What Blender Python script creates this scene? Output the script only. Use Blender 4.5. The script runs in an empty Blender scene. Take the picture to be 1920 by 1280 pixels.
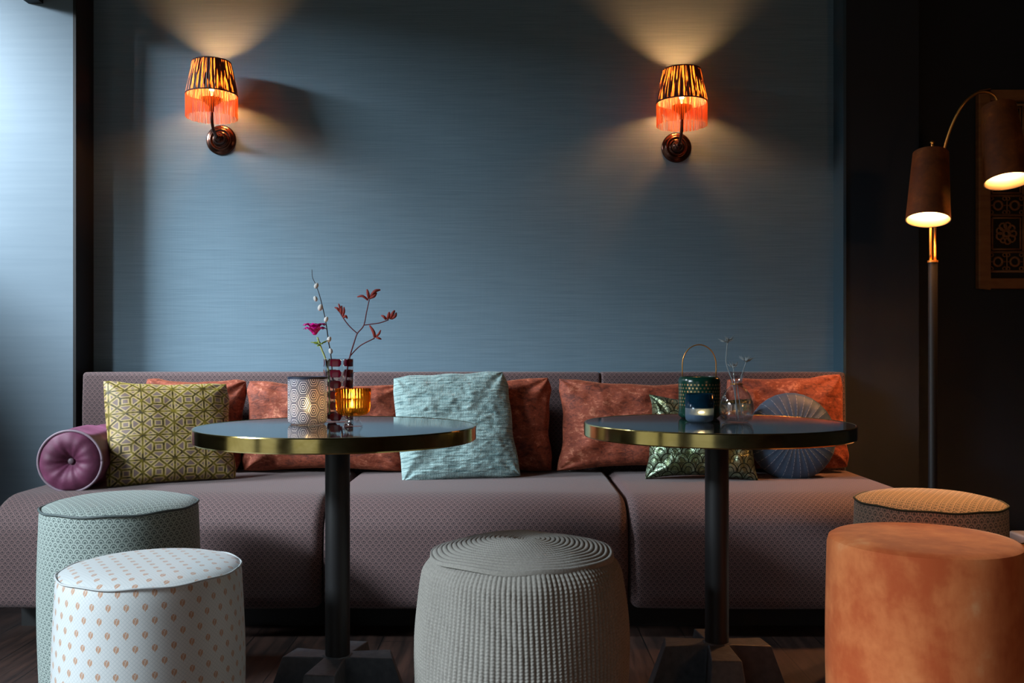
import bpy, bmesh, math, random
from mathutils import Vector, Matrix, noise
C = bpy.context.scene.collection
sc = bpy.context.scene
PI = math.pi
# ---------------------------------------------------------------- camera, world, lights
F = 1740.0; CH = 0.925; HY = 660.0
cam = bpy.data.objects.new('camera', bpy.data.cameras.new('camera')); C.objects.link(cam)
cam.location = (0, 0, CH); cam.rotation_euler = (PI/2, 0, 0)
cam.data.lens = F/1920*36; cam.data.sensor_width = 36; cam.data.shift_y = (HY-640)/1920
cam.data.clip_start = 0.05
sc.camera = cam
sc.view_settings.view_transform = 'Standard'; sc.view_settings.look = 'None'
sc.view_settings.gamma = 1; sc.view_settings.use_curve_mapping = False
sc.view_settings.exposure = 0.22
w = bpy.data.worlds.new('world'); sc.world = w; w.use_nodes = True
bg = w.node_tree.nodes['Background']; _tc = w.node_tree.nodes.new('ShaderNodeTexCoord'); _sx = w.node_tree.nodes.new('ShaderNodeSeparateXYZ')
_rp = w.node_tree.nodes.new('ShaderNodeValToRGB'); w.node_tree.links.new(_tc.outputs['Generated'], _sx.inputs[0]); w.node_tree.links.new(_sx.outputs[2], _rp.inputs[0])
w.node_tree.links.new(_rp.outputs[0], bg.inputs[0]); bg.inputs[1].default_value = 0.6
_e = _rp.color_ramp.elements; _e[0].position = 0.0; _e[0].color = (0.70, 0.76, 0.66, 1); _e[1].position = 0.12; _e[1].color = (0.86, 0.93, 1.0, 1)
def area(name, loc, rot, sx, sy, power, col, spread=180):
    l = bpy.data.lights.new(name, 'AREA'); l.shape = 'RECTANGLE'; l.size = sx; l.size_y = sy
    l.energy = power; l.color = col; l.spread = math.radians(spread)
    o = bpy.data.objects.new(name, l); C.objects.link(o); o.location = loc; o.rotation_euler = rot; return o
def point(name, loc, power, col, r=0.02):
    l = bpy.data.lights.new(name, 'POINT'); l.energy = power; l.color = col; l.shadow_soft_size = r
    o = bpy.data.objects.new(name, l); C.objects.link(o); o.location = loc; return o
DAY = (0.80, 0.91, 1.0); SKY1, SKY2 = 640, 620
WX = -2.95                                            # left window wall
WINS = [(3.07, 0.98, 1.75), (1.0, 1.5, 0.15), (-0.75, 1.5, 0.15)]        # centre y, width, sill height
WZ0, WZ1 = 0.15, 2.75
def look(o, t):
    o.rotation_euler = (Vector(t)-o.location).to_track_quat('-Z', 'Y').to_euler()
look(area('sky_light', (-4.9, 2.2, 3.5), (0, 0, 0), 1.4, 1.1, SKY1, DAY), (-1.2, 3.3, 1.2))
look(area('sky_light', (-4.9, -0.5, 3.2), (0, 0, 0), 2.2, 0.8, SKY2, DAY), (-0.3, 2.2, 0.5))
point('room_lamp', (2.3, -0.7, 1.6), 18, (1.0, 0.47, 0.2), 0.2)

# ---------------------------------------------------------------- helpers
def px(x, y, D): return Vector(((x-960)*D/F, D, CH-(y-HY)*D/F))
def tag(o, label=None, cat=None, group=None, kind=None):
    if label: o['label'] = label
    if cat: o['category'] = cat
    if group: o['group'] = group
    if kind: o['kind'] = kind
    return o
def empty(name, loc=(0,0,0), label=None, cat=None, group=None, rz=0):
    o = bpy.data.objects.new(name, None); C.objects.link(o); o.location = loc; o.rotation_euler.z = rz
    o.empty_display_size = 0.05
    return tag(o, label, cat, group)
def link(name, me, mat=None, parent=None, smooth=True):
    o = bpy.data.objects.new(name, me); C.objects.link(o)
    if mat is not None:
        for m in (mat if isinstance(mat, (list, tuple)) else [mat]): me.materials.append(m)
    if smooth:
        me.shade_smooth()
    if parent: o.parent = parent
    return o
def mesh(name, vs, fs, uvs=None, mi=None):
    me = bpy.data.meshes.new(name); me.from_pydata([tuple(v) for v in vs], [], fs)
    if uvs is not None:
        ul = me.uv_layers.new(name='UVMap'); k = 0
        for f in uvs:
            for t in f: ul.data[k].uv = t; k += 1
    if mi: 
        for p, m in zip(me.polygons, mi): p.material_index = m
    me.update(); return me
class MB:
    def __init__(s): s.v = []; s.f = []; s.uv = []; s.m = []
    def add(s, vs, fs, uvs=None, mi=0):
        b = len(s.v); s.v += [Vector(v) for v in vs]
        for i, f in enumerate(fs):
            s.f.append([b+k for k in f]); s.m.append(mi)
            s.uv.append(uvs[i] if uvs else [(s.v[b+k].x, s.v[b+k].z) for k in f])
    def box(s, x0, x1, y0, y1, z0, z1, mi=0, M=None):
        vs = [Vector((x, y, z)) for x in (x0, x1) for y in (y0, y1) for z in (z0, z1)]
        if M: vs = [M @ v for v in vs]
        s.add(vs, [(0,1,3,2),(4,6,7,5),(0,4,5,1),(2,3,7,6),(0,2,6,4),(1,5,7,3)], None, mi)
    def lathe(s, prof, seg=48, c=(0,0,0), mi=0, M=None, rfun=None, ruv=None, cap=None, closed=False):
        """prof [(r,z)] ; ruv metres radius for u ; cap: indices >= cap use planar uv"""
        c = Vector(c); vs = []; arc = [0]
        for i in range(1, len(prof)): arc.append(arc[-1]+math.hypot(prof[i][0]-prof[i-1][0], prof[i][1]-prof[i-1][1]))
        R = ruv or max(p[0] for p in prof)
        for i, (r, z) in enumerate(prof):
            for j in range(seg):
                t = 2*PI*j/seg; rr = r; zz = z
                if rfun: rr, zz = rfun(r, z, t, i)
                v = Vector((rr*math.cos(t), rr*math.sin(t), zz)); vs.append((M @ v if M else v)+c)
        fs = []; uv = []
        n = len(prof)
        for i in range(n if closed else n-1):
            i2 = (i+1) % n
            for j in range(seg):
                k = (j+1) % seg
                fs.append((i*seg+j, i*seg+k, i2*seg+k, i2*seg+j))
                if cap is not None and i >= cap:
                    q = []
                    for (a, b) in ((i, j), (i, k), (i2, k), (i2, j)):
                        t = 2*PI*b/seg; q.append((prof[a][0]*math.cos(t), prof[a][0]*math.sin(t)))
                    uv.append(q)
                else:
                    u0 = 2*PI*R*j/seg; u1 = 2*PI*R*(j+1)/seg; b2 = arc[i2] if i2 else arc[-1]
                    uv.append([(u0, arc[i]), (u1, arc[i]), (u1, b2), (u0, b2)])
        b = len(s.v); s.add(vs, fs, uv, mi)
    def tube(s, pts, r, seg=8, mi=0, caps=True):
        pts = [Vector(p) for p in pts]; n = len(pts)
        rs = r if isinstance(r, (list, tuple)) else [r]*n
        vs = []; up = Vector((0.13, 0.31, 0.94))
        prev = None
        for i, p in enumerate(pts):
            d = (pts[min(i+1, n-1)]-pts[max(i-1, 0)]).normalized()
            if prev is None:
                a = d.cross(up); 
                if a.length < 0.1: a = d.cross(Vector((1,0,0)))
            else: a = prev-d*prev.dot(d)
            a.normalize(); prev = a; b = d.cross(a)
            for j in range(seg):
                t = 2*PI*j/seg; vs.append(p+(a*math.cos(t)+b*math.sin(t))*rs[i])
        fs = [(i*seg+j, i*seg+(j+1) % seg, (i+1)*seg+(j+1) % seg, (i+1)*seg+j) for i in range(n-1) for j in range(seg)]
        if caps: fs += [tuple(reversed(range(seg))), tuple((n-1)*seg+j for j in range(seg))]
        s.add(vs, fs, None, mi)
    def ell(s, c, rx, ry, rz, seg=12, ring=8, M=None, mi=0):
        vs = []; c = Vector(c)
        for i in range(ring+1):
            a = -PI/2+PI*i/ring
            for j in range(seg):
                t = 2*PI*j/seg; v = Vector((rx*math.cos(a)*math.cos(t), ry*math.cos(a)*math.sin(t), rz*math.sin(a)))
                vs.append((M @ v if M else v)+c)
        fs = [(i*seg+j, i*seg+(j+1) % seg, (i+1)*seg+(j+1) % seg, (i+1)*seg+j) for i in range(ring) for j in range(seg)]
        s.add(vs, fs, None, mi)
    def build(s, name, mat=None, parent=None, smooth=True, merge=True, angle=None):
        me = mesh(name, s.v, s.f, s.uv, s.m)
        if merge:
            bm = bmesh.new(); bm.from_mesh(me); bmesh.ops.remove_doubles(bm, verts=bm.verts, dist=1e-6)
            bmesh.ops.recalc_face_normals(bm, faces=bm.faces); bm.to_mesh(me); bm.free()
        o = link(name, me, mat, parent, smooth)
        if smooth and angle: me.set_sharp_from_angle(angle=math.radians(angle))
        return o
def arcpts(cx, cz, r, a0, a1, n):
    return [(cx+r*math.cos(math.radians(a0+(a1-a0)*i/n)), cz+r*math.sin(math.radians(a0+(a1-a0)*i/n))) for i in range(n+1)]
def spline(pts, n=8):
    pts = [Vector(p) for p in pts]; out = []
    P = [pts[0]*2-pts[1]]+pts+[pts[-1]*2-pts[-2]]
    for i in range(1, len(P)-2):
        for k in range(n):
            t = k/n; a, b, c, d = P[i-1], P[i], P[i+1], P[i+2]
            out.append(0.5*((2*b)+(c-a)*t+(2*a-5*b+4*c-d)*t*t+(3*b-a-3*c+d)*t**3))
    out.append(pts[-1]); return out

# ---------------------------------------------------------------- material helpers
class X:
    def __init__(s, nt, k): s.nt = nt; s.k = k
    def op(s, o, b=None, c=None, r=False):
        n = s.nt.nodes.new('ShaderNodeMath'); n.operation = o
        a = [s, b, c] if not r else [b, s, c]
        for i, q in enumerate(a):
            if q is None: continue
            if isinstance(q, X): s.nt.links.new(q.k, n.inputs[i])
            else: n.inputs[i].default_value = q
        return X(s.nt, n.outputs[0])
    def __add__(s, b): return s.op('ADD', b)
    def __sub__(s, b): return s.op('SUBTRACT', b)
    def __rsub__(s, b): return s.op('SUBTRACT', b, r=True)
    def __mul__(s, b): return s.op('MULTIPLY', b)
    def __truediv__(s, b): return s.op('DIVIDE', b)
    __radd__ = __add__; __rmul__ = __mul__
    def fl(s): return s.op('FLOOR')
    def fr(s): return s.op('FRACT')
    def ab(s): return s.op('ABSOLUTE')
    def sin(s): return s.op('SINE')
    def sq(s): return s.op('SQRT')
    def mn(s, b): return s.op('MINIMUM', b)
    def mx(s, b): return s.op('MAXIMUM', b)
    def gt(s, b): return s.op('GREATER_THAN', b)
    def lt(s, b): return s.op('LESS_THAN', b)
    def mod(s, b): return s.op('FLOORED_MODULO', b)
    def pw(s, b): return s.op('POWER', b)
    def ss(s, a, b):
        n = s.nt.nodes.new('ShaderNodeMapRange'); n.interpolation_type = 'SMOOTHSTEP'
        s.nt.links.new(s.k, n.inputs[0]); n.inputs[1].default_value = a; n.inputs[2].default_value = b
        return X(s.nt, n.outputs[0])
class Mat:
    def __init__(s, name, rough=0.6, metal=0.0, col=None, **kw):
        s.m = bpy.data.materials.new(name); s.m.use_nodes = True; s.nt = s.m.node_tree
        s.b = s.nt.nodes['Principled BSDF']; s.out = s.nt.nodes['Material Output']
        s.set('Roughness', rough); s.set('Metallic', metal)
        if col: s.set('Base Color', col)
        for k, v in kw.items(): s.set(k.replace('_', ' '), v)
    def set(s, k, v):
        i = s.b.inputs[k]
        if isinstance(v, X): s.nt.links.new(v.k, i)
        elif isinstance(v, tuple) and len(v) == 3: i.default_value = (*v, 1)
        else: i.default_value = v
        return s
    def coord(s, kind='UV', scale=(1,1,1)):
        t = s.nt.nodes.new('ShaderNodeTexCoord'); m = s.nt.nodes.new('ShaderNodeMapping')
        m.inputs['Scale'].default_value = scale; s.nt.links.new(t.outputs[kind], m.inputs[0]); return X(s.nt, m.outputs[0])
    def xyz(s, kind='UV'):
        n = s.nt.nodes.new('ShaderNodeSeparateXYZ'); s.nt.links.new(s.coord(kind).k, n.inputs[0])
        return [X(s.nt, o) for o in n.outputs]
    def noise(s, kind='Object', scale=5, detail=3, st=(1,1,1), rough=0.5, dist=0):
        n = s.nt.nodes.new('ShaderNodeTexNoise'); s.nt.links.new(s.coord(kind, st).k, n.inputs['Vector'])
        n.inputs['Scale'].default_value = scale; n.inputs['Detail'].default_value = detail
        n.inputs['Roughness'].default_value = rough; n.inputs['Distortion'].default_value = dist
        return X(s.nt, n.outputs[0])
    def mix(s, f, a, b):
        n = s.nt.nodes.new('ShaderNodeMix'); n.data_type = 'RGBA'
        for i, q in ((0, f), (6, a), (7, b)):
            if isinstance(q, X): s.nt.links.new(q.k, n.inputs[i])
            elif isinstance(q, tuple): n.inputs[i].default_value = (*q, 1)
            else: n.inputs[i].default_value = q
        return X(s.nt, n.outputs[2])
    def bump(s, h, strength=0.3, dist=0.005):
        n = s.nt.nodes.new('ShaderNodeBump'); n.inputs['Strength'].default_value = strength; n.inputs['Distance'].default_value = dist
        s.nt.links.new(h.k, n.inputs['Height']); s.nt.links.new(n.outputs[0], s.b.inputs['Normal']); return s
    def shader(s, kind, **kw):
        n = s.nt.nodes.new(kind)
        for k, v in kw.items():
            i = n.inputs[k.replace('_', ' ')]
            if isinstance(v, X): s.nt.links.new(v.k, i)
            else: i.default_value = (*v, 1) if isinstance(v, tuple) and len(v) == 3 else v
        return n.outputs[0]
    def mixsh(s, f, a, b, out=True):
        n = s.nt.nodes.new('ShaderNodeMixShader')
        if isinstance(f, X): s.nt.links.new(f.k, n.inputs[0])
        else: n.inputs[0].default_value = f
        s.nt.links.new(a, n.inputs[1]); s.nt.links.new(b, n.inputs[2])
        if out: s.nt.links.new(n.outputs[0], s.out.inputs[0])
        return n.outputs[0]
def lin(r, g, b):
    f = lambda c: c/12.92 if c <= 0.04045 else ((c+0.055)/1.055)**2.4
    return (f(r/255), f(g/255), f(b/255))
def scallop(u, v, wd, ht, th=0.07):
    vv = v/ht; row = vv.fl(); a = (u/wd + row.mod(2.0)*0.5).fr()-0.5; b = vv.fr()
    d = (a*a*4.0 + b*b).sq()
    return ((d-0.98).ab().lt(th*2.0)).mx((d-0.52).ab().lt(th*1.5)).mx(d.gt(1.12)*0.55), d
# ---- fabrics
def wallpaper():
    m = Mat('grasscloth_wallpaper', 0.62)
    x, y, z = m.xyz('Object')
    n1 = m.noise('Object', 1, 3, (6, 6, 260)); n2 = m.noise('Object', 1, 2, (240, 240, 5)); n3 = m.noise('Object', 1.2, 2)
    n4 = m.noise('Object', 1, 2, (2.5, 2.5, 70))
    strip = (((x-0.27)/0.58).fl()*12.9898).sin().ab()
    h = n1*0.6+n2*0.12+n4*0.3
    f = (h-0.33).ss(-0.25, 0.65)
    c = m.mix(f, lin(94, 119, 134), lin(122, 148, 163))
    c = m.mix(strip*0.10, c, lin(78, 104, 122))
    m.set('Base Color', c); m.bump(h, 0.2, 0.002); m.set('Specular IOR Level', 0.35)
    return m.m
M_wall = wallpaper()
M_pillar = Mat('painted_pillar', 0.5); _n = M_pillar.noise('Object', 1, 2, (3, 3, 60))
M_pillar.set('Base Color', M_pillar.mix(_n, lin(104, 124, 138), lin(118, 137, 150))); M_pillar = M_pillar.m
M_dark = Mat('dark_blue_wall', 0.6, col=lin(28, 37, 46)).m
M_reveal_lit = Mat('reveal_window_lit', 0.5, col=lin(48, 74, 88)).m  # lighter blue puts window light on the right reveal into its colour
M_black = Mat('black_paint', 0.6, col=lin(16, 17, 18)).m
M_ceil = Mat('ceiling_paint', 0.9, col=lin(40, 44, 48)).m
def floor_mat():
    m = Mat('dark_wood_floor', 0.5)
    x, y, z = m.xyz('Object')
    row = (x/0.14).fl(); yy = (y/1.1+(row*7.13).sin()*3).fr()
    gap = (x/0.14).fr().lt(0.03).mx(yy.lt(0.004))
    g = m.noise('Object', 6, 6, (6, 0.6, 1), 0.6); t = (row*12.9).sin()*0.5+0.5
    c = m.mix(g.ss(0.3, 0.75), lin(28, 20, 18), lin(74, 52, 44)); c = m.mix(t*0.3, c, lin(40, 28, 24))
    c = m.mix(gap, c, lin(12, 9, 8)); m.set('Base Color', c); m.bump(g-gap, 0.2, 0.003)
    return m.m
M_floor = floor_mat()
def scale_fabric(name, dark, light, wd, ht, rough=0.8, th=0.07, sheen=0.12):
    m = Mat(name, rough); u, v, _ = m.xyz('UV'); l, d = scallop(u, v, wd, ht, th)
    n = m.noise('UV', 400, 2)
    c = m.mix(l, dark, light); c = m.mix(n.ss(0.35, 0.8)*0.25, c, light)
    m.set('Base Color', c); m.bump(l+n*0.5, 0.35, 0.002); m.set('Sheen Weight', sheen); return m.m
M_bench = scale_fabric('bench_fan_weave', lin(36, 29, 34), lin(112, 88, 87), 0.020, 0.0115)
M_green = scale_fabric('green_fan_weave', lin(66, 80, 79), lin(150, 164, 158), 0.020, 0.013)
M_tan = scale_fabric('tan_fan_weave', lin(112, 120, 112), lin(226, 212, 192), 0.021, 0.016)
M_piping = Mat('piping_cord', 0.6, col=lin(72, 84, 84)).m
def dots():
    m = Mat('leaf_dot_satin', 0.42); u, v, _ = m.xyz('UV')
    pu, pv = 0.0359, 0.0275
    vv = v/pv; row = vv.fl(); a = ((u/pu+row.mod(2.0)*0.5).fr()-0.5)*pu; b = (vv.fr()-0.5)*pv
    b2 = b+a.ab()*-0.1
    d = (a*a*1.25+b2*b2*0.75).sq(); leaf = d.lt(0.0061)
    vein = (a-b*0.3).ab().lt(0.0006).mx(((a.ab()-b*0.7+0.001).ab()).lt(0.0005)); stem = (a.ab().lt(0.0008))*(b.lt(-0.004))*((b).gt(-0.009))
    leaf2 = leaf*(1.0-vein*0.7)
    leaf2 = leaf2.mx(stem)
    dia = (((u+v)/0.009).fr()-0.5).ab().lt(0.09).mx((((u-v)/0.009).fr()-0.5).ab().lt(0.09))
    c = m.mix(dia*0.35, lin(214, 220, 220), lin(160, 178, 184)); c = m.mix(leaf2, c, lin(192, 152, 124))
    m.set('Base Color', c); m.bump(dia*0.3+leaf2, 0.25, 0.0015); m.set('Sheen Weight', 0.3); return m.m
M_dots = dots()
def velvet(name, dark, mid, light, scale=6, rough=0.55, bump=0.35, sheen=0.6, st=(1,1,1), amt=1.0):
    m = Mat(name, rough); a = m.noise('Object', scale, 5, st, 0.62, 0.25); b = m.noise('Object', scale*5, 4, (1,1,1), 0.55, 0.2)
    f = (a*0.75+b*0.25)
    c = m.mix(f.ss(0.38, 0.58), dark, mid); c = m.mix(f.ss(0.54, 0.72)*amt, c, light)
    m.set('Base Color', c); m.bump(a+b*0.6, bump, 0.012)
    m.set('Sheen Weight', sheen); m.set('Sheen Roughness', 0.4); m.set('Sheen Tint', light); return m.m
def crushed():
    m = Mat('crushed_rust_velvet', 0.75); a = m.noise('Object', 9, 4, (1, 1, 1.6), 0.6, 0.5); b = m.noise('Object', 55, 5, (1, 1, 1.3), 0.7, 0.8); k = m.noise('Object', 24, 3, (1, 1, 2.5), 0.6, 1.2)
    f = a*0.35+b*0.40+k*0.25
    c = m.mix(f.ss(0.40, 0.52), lin(92, 38, 22), lin(142, 66, 42)); c = m.mix(f.ss(0.52, 0.64), c, lin(204, 128, 98))  # palest streaks paint highlights of the crushed pile into the colour
    m.set('Base Color', c); m.bump(a*0.6+k*0.6+b*0.3, 0.4, 0.012); m.set('Sheen Weight', 0.6); m.set('Sheen Roughness', 0.35); m.set('Sheen Tint', lin(220, 140, 100)); return m.m
M_rust = crushed()
M_orange = velvet('orange_velvet', lin(204, 92, 42), lin(238, 138, 78), lin(255, 200, 146), 4.5, 0.85, 0.08, 0.6, (1, 1, 0.5))
M_purple = velvet('plum_velvet', lin(82, 34, 58), lin(108, 50, 80), lin(170, 108, 142), 5, 0.6, 0.08, 0.6, amt=0.4)
M_ochre = velvet('ochre_velvet', lin(92, 44, 8), lin(120, 60, 12), lin(200, 120, 30), 9, 0.7, 0.1, 0.5, amt=0.4)
def blue_round():
    m = Mat('blue_stitched_velvet', 0.6); x, y, z = m.xyz('Object')
    a = x.op('ARCTAN2', z); r = (x*x+z*z).sq(); n = 30.0
    l = ((a*(n/(2*PI))).fr()-0.5).ab()*r
    st = l.lt(0.003)*((r*70.0).fr().gt(0.25))*(r.gt(0.03))
    nz = m.noise('Object', 18, 4)
    c = m.mix(nz, lin(34, 54, 78), lin(58, 84, 110)); c = m.mix(st*0.75, c, lin(170, 172, 176))
    m.set('Base Color', c); m.set('Sheen Weight', 0.35); m.set('Sheen Tint', lin(160, 180, 200)); m.set('Sheen Roughness', 0.4); return m.m
M_blue = blue_round()
def yellow_geo():
    m = Mat('yellow_lattice_velvet', 0.6); u, v, _ = m.xyz('UV')
    a = (u/0.107).fr()-0.5; b = (v/0.086).fr()-0.5
    aa = a.ab(); bb = b.ab()
    d1 = (aa+bb-0.5).ab()*0.7
    box = (aa.mx(bb)-0.15).ab()
    diag = (aa-bb).ab()*0.7 + aa.mx(bb).lt(0.15)*1.0
    edge = (0.5-aa).mn(0.5-bb) 
    far = (aa*0.5+bb-0.5).ab()*0.8; far2 = (aa+bb*0.5-0.5).ab()*0.8
    d = d1.mn(box).mn(diag).mn(edge+0.004)
    nz = m.noise('UV', 60, 3); d = d+(nz-0.5)*0.014
    line = d.lt(0.031); pale = d.lt(0.074)
    c = m.mix(pale, lin(116, 96, 92), lin(178, 154, 106)); c = m.mix(line, c, m.mix(nz.ss(0.35, 0.65), lin(50, 38, 8), lin(122, 106, 16)))
    m.set('Base Color', c); m.bump(line+nz*0.3, 0.5, 0.004); m.set('Sheen Weight', 0.3); m.set('Sheen Tint', lin(235, 220, 90)); return m.m
M_yellow = yellow_geo()
def teal():
    m = Mat('teal_rag_weave', 0.85); u, v, _ = m.xyz('UV')
    a = m.noise('UV', 1, 4, (12, 170, 1), 0.6, 0.5); b = m.noise('UV', 1, 2, (260, 260, 1)); k = m.noise('UV', 1, 2, (30, 60, 1))
    c = m.mix(a.ss(0.3, 0.6), lin(92, 124, 126), lin(156, 184, 182)); c = m.mix(k.ss(0.68, 0.74)*0.7, c, lin(70, 92, 98))
    warp = ((u/0.006).fr()-0.5).ab()
    m.set('Base Color', c); m.bump(a*1.2+b*0.4+warp*0.4, 0.7, 0.006); m.set('Sheen Weight', 0.2); return m.m
M_teal = teal()
def metal_green():
    m = Mat('green_gold_foil_cloth', 0.36, 0.75); u, v, _ = m.xyz('UV'); l, d = scallop(u, v, 0.05, 0.032, 0.035)
    ln = ((u/0.0042).fr()-0.5).ab().lt(0.17); n = m.noise('Object', 14, 4, (1,1,1), 0.6, 1); n2 = m.noise('Object', 3.2, 2)
    c = m.mix(n.ss(0.4, 0.65), lin(96, 110, 74), lin(168, 196, 170)); c = m.mix(n2.ss(0.45, 0.6)*0.6, c, lin(140, 104, 50))
    c = m.mix(l.mx(ln*0.5), c, lin(44, 50, 34)); m.set('Base Color', c); m.bump(n*2.0-l*0.6, 0.6, 0.012)
    return m.m
M_foil = metal_green()
M_knit = Mat('grey_knit_yarn', 0.9); _k = M_knit.noise('Object', 220, 2); M_knit.set('Base Color', M_knit.mix(_k, lin(120, 118, 112), lin(164, 161, 152)))
M_knit.set('Sheen Weight', 0.2); M_knit = M_knit.m
# ---- metals, glass
def brass():
    m = Mat('aged_brass', 0.14, 1.0); n = m.noise('Object', 5, 4, (1, 1, 1), 0.6, 1); s = m.noise('Object', 1, 2, (4, 4, 400))
    m.set('Base Color', m.mix(n.ss(0.35, 0.7), lin(186, 164, 100), lin(232, 210, 146))); m.set('Roughness', n*0.14+s*0.06+0.05); return m.m
M_brass = brass()
M_top = Mat('dark_glass_top', 0.05, col=lin(40, 40, 40)); M_top.set('IOR', 1.9); _n = M_top.noise('Object', 4, 4); M_top.set('Roughness', _n*0.08+0.02); M_top = M_top.m
M_iron = Mat('cast_iron', 0.5, 0.3); _n = M_iron.noise('Object', 60, 4); M_iron.set('Base Color', M_iron.mix(_n, lin(52, 56, 62), lin(92, 96, 102))); M_iron.bump(_n, 0.35, 0.003); M_iron = M_iron.m
M_pole = Mat('black_powder_coat', 0.5, col=lin(13, 14, 16)).m
M_bronze = Mat('dark_bronze', 0.22, 0.95, col=lin(96, 66, 56)).m
M_gold = Mat('polished_brass_rod', 0.35, 0.9, col=lin(226, 164, 84)).m
def glass(name, col, rough=0.0, ior=1.45):
    m = Mat(name); g = m.shader('ShaderNodeBsdfGlass', Color=col, Roughness=rough, IOR=ior)
    t = m.shader('ShaderNodeBsdfTransparent', Color=col); m.mixsh(0.68, g, t); return m.m
M_clear = glass('clear_glass', (0.97, 0.98, 0.98)); M_amber = glass('amber_glass', (1.0, 0.76, 0.34))
M_water = glass('water', (0.96, 0.98, 0.98), 0, 1.33)
def candle_glass_mat():
    m = Mat('blue_candle_glass'); x, y, z = m.xyz('Object'); n = m.noise('Object', 900, 1)
    g = m.shader('ShaderNodeBsdfGlass', Color=(0.10, 0.32, 0.46), Roughness=0.02, IOR=1.4); t = m.shader('ShaderNodeBsdfTransparent', Color=(0.08, 0.30, 0.44))
    top = m.mixsh(0.4, g, t, False)
    p = m.shader('ShaderNodeBsdfPrincipled', Base_Color=m.mix(n.ss(0.62, 0.7), lin(16, 52, 76), lin(40, 110, 130)), Roughness=0.12)
    top = m.mixsh(0.45, top, p, False)
    d = m.shader('ShaderNodeBsdfPrincipled', Base_Color=lin(120, 146, 170), Roughness=0.2); tl = m.shader('ShaderNodeBsdfTranslucent', Color=lin(170, 190, 205))
    bot = m.mixsh(0.35, m.mixsh(0.55, d, tl, False), m.shader('ShaderNodeBsdfTransparent', Color=(0.85, 0.9, 0.95)), False); m.mixsh(z.gt(0.037), bot, top); return m.m
M_blueglass = candle_glass_mat()
def thin(m, col, out=True):
    f = m.nt.nodes.new('ShaderNodeLayerWeight'); f.inputs[0].default_value = 0.5
    t = m.shader('ShaderNodeBsdfTransparent', Color=col); g = m.shader('ShaderNodeBsdfGlossy', Color=(1.0, 1.0, 1.0), Roughness=0.03)
    return m.mixsh(X(m.nt, f.outputs[1]).pw(3.5)*0.75+0.06, t, g, out)
def vase_mat():
    m = Mat('burgundy_cut_glass'); x_, y_, v = m.xyz('Object'); u = y_.op('ARCTAN2', x_)
    a = ((u*(5/(2*PI))+5.0).fr()-0.5).ab()*2; b = ((v/0.0285).fr()-0.5).ab()*2
    patch = (a*1.15+b*0.5).lt(0.86)*(b.lt(0.7))*a.lt(0.62)
    g = m.shader('ShaderNodeBsdfGlass', Color=(0.96, 0.97, 0.97), Roughness=0.02, IOR=1.45); t = m.shader('ShaderNodeBsdfTransparent', Color=(0.95, 0.96, 0.96))
    cl = thin(m, (0.97, 0.97, 0.97), False)
    p = m.shader('ShaderNodeBsdfPrincipled', Base_Color=lin(86, 12, 34), Roughness=0.12)
    m.mixsh(patch, cl, p); return m.m
M_vase = vase_mat(); M_clear = Mat('thin_clear_glass'); thin(M_clear, (0.95, 0.96, 0.97)); M_clear = M_clear.m
def hex_mat():
    m = Mat('hexagon_frosted_glass'); u, v, _ = m.xyz('UV')
    s = 0.0385; X_ = u*(1.0/(0.0524))*1.7320508; Y_ = v/s
    def cell(ox, oy):
        a = (X_+ox).mod(1.7320508)-0.8660254; b = (Y_+oy).mod(1.0)-0.5
        a = a.ab(); b = b.ab(); return (a*0.8660254+b*0.5).mx(b)
    h = cell(0.0, 0.0).mn(cell(0.8660254, 0.5))
    line = ((h*7.0+0.1).fr()).lt(0.5)
    c = m.mix(line, lin(240, 242, 250), lin(52, 62, 96))
    d = m.shader('ShaderNodeBsdfPrincipled', Base_Color=c, Roughness=0.35)
    t = m.shader('ShaderNodeBsdfTranslucent', Color=c); tr = m.shader('ShaderNodeBsdfTransparent', Color=c)
    a = m.mixsh(0.22, d, t, False); m.mixsh((1.0-line)*0.12, a, tr); return m.m
M_hex = hex_mat()
def emit(name, col, st):
    m = Mat(name); e = m.shader('ShaderNodeEmission', Color=col, Strength=st); m.nt.links.new(e, m.out.inputs[0]); return m.m
M_flame = emit('candle_flame', (1.0, 0.6, 0.22), 26); M_bulb = emit('warm_bulb', (1.0, 0.62, 0.3), 25); M_bulb2 = emit('lamp_bulb', (1.0, 0.62, 0.3), 40)
M_wax = Mat('white_wax', 0.5, col=lin(235, 225, 205), Subsurface_Weight=0.3).m
M_wax2 = Mat('grey_blue_wax', 0.4, col=lin(150, 170, 190)).m
def shade_mat():
    m = Mat('pleated_silk', 0.5); x, y, z = m.xyz('Object')
    a = x.op('ARCTAN2', y)
    n = m.nt.nodes.new('ShaderNodeTexNoise'); n.noise_dimensions = '2D'; cb = m.nt.nodes.new('ShaderNodeCombineXYZ')
    m.nt.links.new((a*11.0).k, cb.inputs[0]); m.nt.links.new((z*9.0).k, cb.inputs[1]); m.nt.links.new(cb.outputs[0], n.inputs[0]); n.inputs['Scale'].default_value = 1; n.inputs['Detail'].default_value = 3
    f = X(m.nt, n.outputs[0]).ss(0.53, 0.60)
    d = m.shader('ShaderNodeBsdfPrincipled', Base_Color=m.mix(f, lin(40, 30, 28), lin(150, 104, 66)), Roughness=0.5)  # gold stripes colour in the lamplight showing through gaps in the pleats
    t = m.shader('ShaderNodeBsdfTranslucent', Color=m.mix(f, lin(30, 14, 8), lin(200, 122, 55)))
    m.mixsh(f*0.24+0.03, d, t); return m.m
M_shade = shade_mat(); M_braid = Mat('dark_braid', 0.7, col=lin(44, 28, 26)).m
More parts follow.
